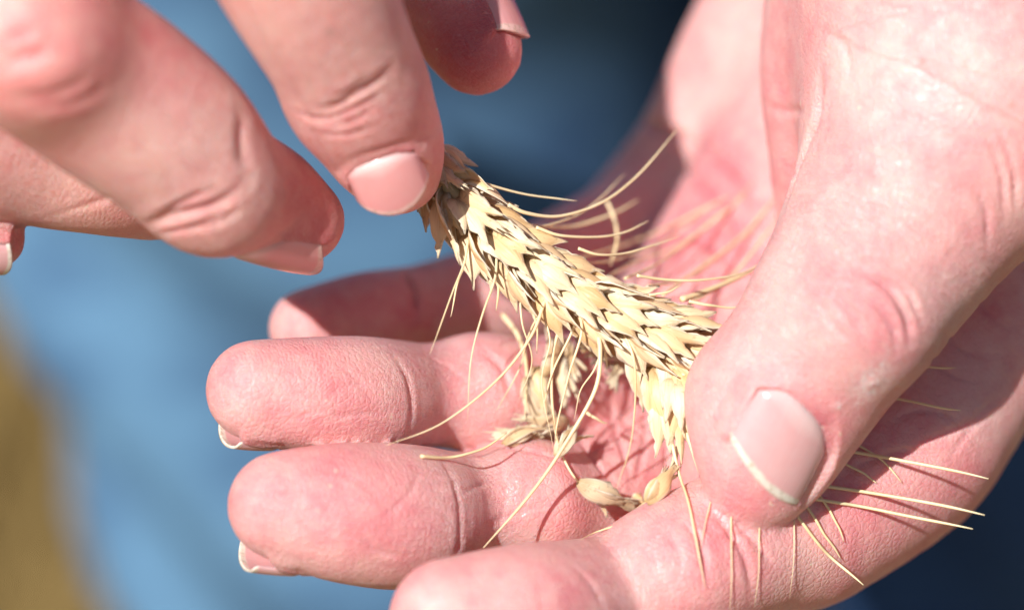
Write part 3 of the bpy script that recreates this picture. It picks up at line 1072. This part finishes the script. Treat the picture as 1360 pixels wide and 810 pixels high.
def depth_at(px, py, lift, default):
    X, ok = A.hit([(px, py)])
    return X[0][2] + lift if ok[0] else default

AWNS = [
    # upper side
    ([(640, 243, 4), (672, 252, 2), (720, 262, 0), (766, 266, -1)], .26, .12),
    ([(675, 272, 5), (700, 283, 4), (745, 287, 1), (800, 269, -3), (850, 230, -7), (901, 171, -11)], .36, .16),
    ([(700, 300, -4), (760, 301, -16), (805, 287, -20), (850, 266, -24)], .32, .2),
    ([(712, 302, 4), (745, 313, 3), (790, 315, 0), (830, 308, -3), (862, 294, -6)], .30, .16),
    ([(768, 330, 4), (795, 338, 3), (830, 337, 0), (865, 326, -2), (905, 314, -5)], .28, .1),
    ([(806, 268, -22), (816, 290, -20), (819, 318, -18), (812, 352, -16)], .34, .3),
    ([(846, 366, 4), (880, 371, 2), (930, 372, 0), (975, 366, -3), (1018, 349, -8)], .28, .14),
    ([(880, 392, -8), (930, 356, -20), (985, 314, -28), (1030, 262, -33)], .3, .2),
    ([(800, 372, -8), (850, 345, -24), (910, 322, -32), (985, 262, -38)], .3, .2),
    ([(760, 345, -10), (830, 325, -28), (900, 296, -36), (965, 262, -40)], .28, .2),
    ([(905, 398, -2), (945, 384, -6), (985, 366, -10), (1016, 350, -13)], .52, .34),
    ([(915, 404, -8), (960, 376, -16), (1000, 335, -22), (1036, 285, -28)], .3, .2),
    ([(915, 400, 2), (940, 405, 2), (962, 408, 1), (992, 407, 0)], .28, .14),
    ([(690, 300, 2), (725, 300, -3), (765, 286, -9), (800, 262, -14), (830, 230, -18)], .24, .1),
    ([(770, 350, -4), (815, 346, -14), (860, 330, -22), (905, 305, -28), (950, 270, -32)], .22, .1),
    ([(830, 370, -4), (870, 352, -14), (915, 320, -24), (965, 280, -32), (1000, 240, -36)], .24, .1),
    ([(860, 380, -6), (905, 372, -16), (950, 346, -24), (1005, 300, -30)], .24, .1),
    ([(862, 392, 3), (885, 388, 3), (906, 379, 2)], .22, .1),
    # lower side
    ([(622, 318, 6), (616, 350, 8), (600, 392, 10), (570, 471, 13)], .24, .09),
    ([(612, 318, 3), (622, 340, 4), (608, 375, 5), (598, 421, 5)], .26, .14),
    ([(660, 340, 6), (657, 370, 8), (640, 420, 10), (626, 480, 11), (620, 557, 11)], .24, .08),
    ([(640, 335, 4), (655, 355, 4), (661, 380, 4), (660, 413, 3)], .28, .2),
    ([(724, 398, 5), (706, 445, 8), (660, 505, 10), (590, 560, 12), (511, 592, 14)], .30, .1),
    ([(745, 402, 2), (744, 430, 3), (735, 470, 4), (733, 530, 3), (740, 585, 2), (758, 625, -1), (790, 660, -5)], .30, .2),
    ([(790, 430, 4), (797, 465, 6), (790, 520, 7), (745, 598, 8), (700, 660, 10), (643, 728, 12)], .42, .24),
    ([(828, 440, 4), (842, 480, 5), (843, 540, 2), (836, 600, -2), (815, 655, -6)], .28, .07),
    ([(764, 410, 3), (760, 440, 4), (735, 490, 4), (722, 545, 3)], .26, .14),
    ([(740, 410, 2), (716, 420, 3), (700, 450, 1), (690, 490, -2), (660, 545, 0)], .22, .1),
    ([(770, 415, 4), (772, 445, 6), (755, 500, 6), (740, 560, 5), (738, 590, 4)], .26, .12),
    ([(690, 372, 5), (700, 400, 6), (712, 430, 6), (714, 470, 5)], .3, .12),
    ([(690, 390, 3), (694, 430, 4), (706, 480, 3), (690, 530, 2)], .2, .06),
    ([(712, 400, 4), (730, 450, 5), (720, 510, 5), (735, 600, 4)], .2, .06),
    ([(806, 440, 4), (790, 490, 5), (770, 520, 4), (762, 560, 3)], .22, .06),
    ([(800, 430, 3), (804, 470, 4), (806, 490, 4)], .24, .1),
    # below the broken end
    ([(893, 590, 5), (902, 630, 6), (915, 680, 8), (932, 775, 10)], .30, .16),
    ([(898, 596, 3), (888, 630, 1), (866, 660, -1), (822, 690, 4), (770, 716, 9)], .30, .14),
    ([(912, 575, 5), (920, 600, 6), (927, 628, 6)], .36, .08),
]
for rows, r0, r1 in AWNS:
    awn(rows, r0 * 0.84, r1 * 0.7)
# awns that come out on the far side of the thumb
def skim(px, lift, r0, r1):
    zs = []
    for (x, y) in px:
        X, ok = A.hit([(x, y)])
        zs.append(X[0][2] if ok[0] else None)
    rows = []
    base = [z for z in zs if z is not None]
    for (x, y), z, l in zip(px, zs, lift):
        rows.append((x, y, (z if z is not None else base[-1] - 2) + l))
    awn(rows, r0, r1)
for px, z, r0, r1 in (
    ([(1040, 585), (1115, 597), (1205, 612), (1312, 636)], (-2, 1, 5, 9), .27, .2),
    ([(1010, 628), (1090, 643), (1200, 661), (1308, 684)], (-2, 2, 6, 11), .27, .2),
    ([(1000, 640), (1080, 660), (1180, 679), (1293, 703)], (-2, 2, 6, 10), .25, .2),
    ([(1130, 480), (1200, 485), (1235, 487), (1270, 489)], (-5, -3, -1, 0), .2, .12),
    ([(1110, 515), (1180, 527), (1228, 537), (1276, 545)], (-4, -2, 1, 2), .24, .14),
    ([(1010, 620), (1060, 690), (1100, 736), (1146, 776)], (-2, 3, 6, 8), .24, .18),
    ([(1020, 610), (1074, 680), (1095, 712), (1116, 741)], (-2, 2, 4, 5), .22, .15),
    ([(1080, 560), (1140, 592), (1170, 610), (1196, 640)], (-3, -1, 1, 1), .2, .12),
    ([(1040, 600), (1090, 665), (1105, 690), (1116, 716)], (-3, 0, 1, 1), .22, .12),
    ([(1070, 590), (1135, 622), (1150, 631), (1162, 641)], (-3, 0, 1, 1), .2, .1),
    ([(955, 600), (945, 640), (935, 680), (925, 722)], (0, 4, 7, 8), .15, .05),
    ([(975, 610), (967, 670), (967, 730), (968, 812)], (0, 5, 9, 13), .17, .05),
    ([(1005, 620), (1003, 700), (1003, 750), (1002, 805)], (0, 5, 8, 10), .13, .04),
    ([(1048, 620), (1050, 700), (1050, 740), (1049, 795)], (0, 4, 6, 7), .12, .03),
):
    awn([(a, b, zz) for (a, b), zz in zip(px, z)], r0, r1)

# loose bits of chaff lying in the hand, each a thing of its own
LOOSE = [
    ((698, 500), (716, 580), 2.4, 3.0, 1.2, "narrow buff husk lying on end left of the plump pale one"),
    ((745, 470), (752, 540), 3.4, 2.8, 1.2, "pale narrow husk hanging just left of the white hanging husk"),
    ((800, 442), (806, 486), 7.0, 3.0, 1.1, "pointed cream husk poking down in front of the broad tan husk"),
    ((668, 590), (730, 566), 3.4, 2.8, 1.1, "thin straw flake crossing over the large whitish husk"),
    # px, py of base -> px, py of tip, lift, width, fatness, label
    ((744, 580), (657, 572), 2.6, 3.6, 1.5, "large whitish loose husk lying across the gap between ring and middle finger"),
    ((756, 562), (688, 552), 2.6, 3.0, 1.2, "tan loose husk lying just above the large whitish one"),
    ((712, 486), (722, 550), 3.0, 3.4, 1.6, "plump pale husk standing upright beside the ring finger"),
    ((738, 448), (764, 508), 4.5, 3.6, 1.4, "white husk hanging down in the shade under the middle of the ear"),
    ((720, 500), (742, 440), 4.0, 2.6, 1.0, "slender yellow husk leaning under the lower edge of the ear"),
    ((778, 468), (772, 424), 4.0, 2.6, 1.1, "small pointed husk dangling right below the ear"),
    ((846, 458), (778, 476), 9.0, 5.2, 1.2, "broad tan husk lying crosswise under the ear"),
    ((768, 640), (838, 674), 2.4, 3.8, 1.6, "white and brown loose husk wedged between middle finger and index finger"),
    ((842, 668), (852, 656), 1.4, 2.6, 1.2, "tiny curled chaff flake on the index finger edge"),
    ((858, 668), (900, 618), 2.0, 3.4, 1.7, "yellow husk with a dark tip leaning on the palm above the index finger"),
    ((738, 606), (772, 560), 2.2, 2.8, 1.2, "small grey white husk below the crossing awns"),
    ((836, 470), (808, 508), 6.0, 2.8, 1.2, "small white husk with spread tip beside the broad tan one"),
]
LX, LOK = A.hit([q[0] for q in LOOSE] + [q[1] for q in LOOSE])
for i, (b, t, lift, W, H, lab) in enumerate(LOOSE):
    zb = LX[i][2] + lift if LOK[i] else -8
    zt = LX[i + len(LOOSE)][2] + lift if LOK[i + len(LOOSE)] else zb
    zt = min(max(zt, zb - 5), zb + 5)
    p0, p1 = P(b[0], b[1], zb), P(t[0], t[1], zt)
    L = np.linalg.norm(p1 - p0)
    al = (p1 - p0) / L
    nz = unit(np.array([rw.normal(0, .3), rw.normal(0, .3), 1.0]))
    Mw = frame_matrix(p0, al, nz)
    o = put("loose_husk", husk_mesh(L, W * 0.85, H * 0.32, 0.8, 0.3, rw.uniform(-0.8, 0.8), rw.randint(1000), torn=0.35 if i % 2 else 0.0, slim=0.95), Mw,
            label=lab, category="husk", group="loose husks lying in the open hand")
    if L > 5.0:
        for q in (-1, 1, 0.3):
            a2 = rot(al, nz, q * rw.uniform(0.15, 0.42))
            n2 = rot(nz, al, q * rw.uniform(0.6, 1.9))
            put("scale", husk_mesh(L * rw.uniform(0.6, 0.95), W * rw.uniform(0.6, 0.95), H * 0.4, 0.6, 0.3, q * 0.6, rw.randint(1000), torn=0.45 if q > 0 else 0.0, slim=1.1),
                frame_matrix(p0 + al * rw.uniform(0.2, 1.6) + nz * rw.uniform(-0.4, 0.3), a2, n2), o, Mw)
for rows, r0, lab in (
    ([(668, 418, -14), (690, 450, -10), (700, 500, -6), (697, 556, -2)], .42, "faint thick loose awn standing behind the ring finger"),
    ([(775, 545, -1), (792, 556, -1), (806, 562, -2)], .26, "short loose awn stub lying on the palm"),
    ([(560, 604, 9), (600, 607, 9), (640, 596, 7), (672, 576, 5)], .26, "curved loose awn lying across the middle finger"),
):
    awn(rows, r0, 0.12, "loose_awn", False, label=lab, category="awn", group="loose awns lying in the open hand")

# ------------------------------------------------------------------ jeans and field behind
def denim_material():
    N = NT("washed blue denim")
    obj = N.n("TexCoord").outputs["Object"]
    w1 = N.noise(N.scaled(obj, (1.0, 1.0, 0.5)), 19.0, 4.0, 0.6)
    w2 = N.noise(obj, 900.0, 2.0, 0.6)
    tw = N.n("TexWave", wave_type='BANDS', bands_direction='DIAGONAL')
    N.set(tw.inputs["Vector"], obj)
    tw.inputs["Scale"].default_value = 420.0
    tw.inputs["Distortion"].default_value = 0.6
    w3 = N.noise(N.scaled(obj, (0.5, 1.0, 1.3)), 38.0, 4.0, 0.65)
    sep = N.n("SeparateXYZ")
    N.set(sep.inputs[0], obj)
    # one thigh is washed out; shadow towards the other leg is painted in dark indigo
    fx = N.ramp(sep.outputs[0], -0.10, 0.075, 1.0, 0.0)
    f = N.math('ADD', N.math('MULTIPLY', N.ramp(w1, 0.36, 0.64), 0.45), N.math('MULTIPLY', N.ramp(w3, 0.36, 0.64), 0.42))
    f = N.math('ADD', N.math('MULTIPLY', f, N.math('ADD', fx, 0.3)), N.math('MULTIPLY', fx, 0.35), clamp=True)
    col = N.mix(f, c4(0.003, 0.020, 0.095), c4(0.108, 0.228, 0.365))
    col = N.mix(N.math('MULTIPLY', w2, N.math('MULTIPLY', tw.outputs["Fac"], 0.2)), col, c4(0.14, 0.23, 0.32))
    nb = N.bump(tw.outputs["Fac"], 0.0003, 0.5)
    N.p(Base_Color=col, Roughness=0.85, Normal=nb)
    N.b.inputs["Specular IOR Level"].default_value = 0.2
    return N.m

DENIM = denim_material()
rs = np.random.RandomState(4)

def trouser_legs():
    """hips and two legs of the standing wearer, as one garment"""
    V, F = [], []
    def tube(rings, nseg=96):
        b = len(V)
        for k, (cx, cy, z, rx, ry) in enumerate(rings):
            for i in range(nseg):
                a = 2 * math.pi * i / nseg
                fold = 0.0050 * math.sin(9 * z * 6 + 3 * a) + 0.0040 * math.sin(41 * z + 5 * a + 1.0) + 0.002 * math.sin(70 * z - 2 * a)
                V.append((cx + (rx + fold) * math.cos(a), cy + (ry + fold) * math.sin(a), z))
        for k in range(len(rings) - 1):
            for i in range(nseg):
                j = (i + 1) % nseg
                F.append((b + k * nseg + i, b + k * nseg + j, b + (k + 1) * nseg + j, b + (k + 1) * nseg + i))
        F.append(tuple(b + i for i in reversed(range(nseg))))
        F.append(tuple(b + (len(rings) - 1) * nseg + i for i in range(nseg)))
    def leg(x0, x1):
        out = []
        for k in range(60):
            t = k / 59
            z = 0.04 + 0.93 * t
            cx = x0 + (x1 - x0) * t
            rx = 0.070 + 0.040 * t ** 1.2
            out.append((cx, 0.41 - 0.02 * t, z, rx, rx * 1.02))
        return out
    tube(leg(LEG_L[0], LEG_L[1]))
    tube(leg(LEG_R[0], LEG_R[1]))
    hips = []
    for k in range(20):
        t = k / 19
        hips.append((0.5 * (LEG_L[1] + LEG_R[1]), 0.39 + 0.01 * t, 0.90 + 0.20 * t, 0.185 - 0.02 * t, 0.115 - 0.01 * t))
    tube(hips)
    return V, F

LEG_L = (0.106, -0.082)
LEG_R = (0.24, 0.150)
V, F = trouser_legs()
me = new_mesh("jeans", V, F, DENIM)
link("jeans", me, label="washed blue denim jeans worn by the person standing behind the hands", category="jeans")

def ground_material():
    N = NT("dry field soil")
    obj = N.n("TexCoord").outputs["Object"]
    n1 = N.noise(obj, 6.0, 5.0, 0.65)
    n2 = N.noise(obj, 60.0, 4.0, 0.65)
    col = N.mix(N.ramp(n1, 0.3, 0.7), c4(0.07, 0.042, 0.018), c4(0.20, 0.125, 0.04))
    col = N.mix(N.ramp(n2, 0.45, 0.7), col, c4(0.45, 0.32, 0.13))
    N.p(Base_Color=col, Roughness=0.95, Normal=N.bump(n2, 0.02, 0.6))
    return N.m

g = 40.0
me = new_mesh("ground", [(-g, -g, 0), (g, -g, 0), (g, g, 0), (-g, g, 0)], [(0, 1, 2, 3)], ground_material(), False)
link("ground", me, kind="structure")

def straw_material(name, a, b):
    N = NT(name)
    obj = N.n("TexCoord").outputs["Object"]
    n1 = N.noise(obj, 25.0, 3.0, 0.6)
    N.p(Base_Color=N.mix(n1, c4(*a), c4(*b)), Roughness=0.6)
    return N.m

V, F = [], []
for i in range(9000):
    x, y = round(rs.uniform(-1.6, 0.9) / 0.14) * 0.14 + rs.normal(0, 0.022), rs.uniform(0.1, 2.4)
    if abs(x - 0.06) < 0.28 and 0.22 < y < 0.5:
        continue
    hgt = rs.uniform(0.12, 0.42)
    dx, dy = rs.normal(0, 0.06), rs.normal(0, 0.06)
    r = rs.uniform(0.0016, 0.003)
    b = len(V)
    for z, kx in ((0.0, 0.0), (hgt * 0.5, 0.35), (hgt, 1.0)):
        for q in range(3):
            an = 2.1 * q + i
            V.append((x + dx * kx + r * math.cos(an), y + dy * kx + r * math.sin(an), z))
    for k in (0, 3):
        for q in range(3):
            F.append((b + k + q, b + k + (q + 1) % 3, b + k + 3 + (q + 1) % 3, b + k + 3 + q))
me = new_mesh("straw_stubble", V, F, straw_material("straw stubble", (0.22, 0.145, 0.05), (0.44, 0.305, 0.115)), False)
link("straw_stubble", me, kind="stuff", label="golden cut wheat stubble growing on the field", category="stubble")
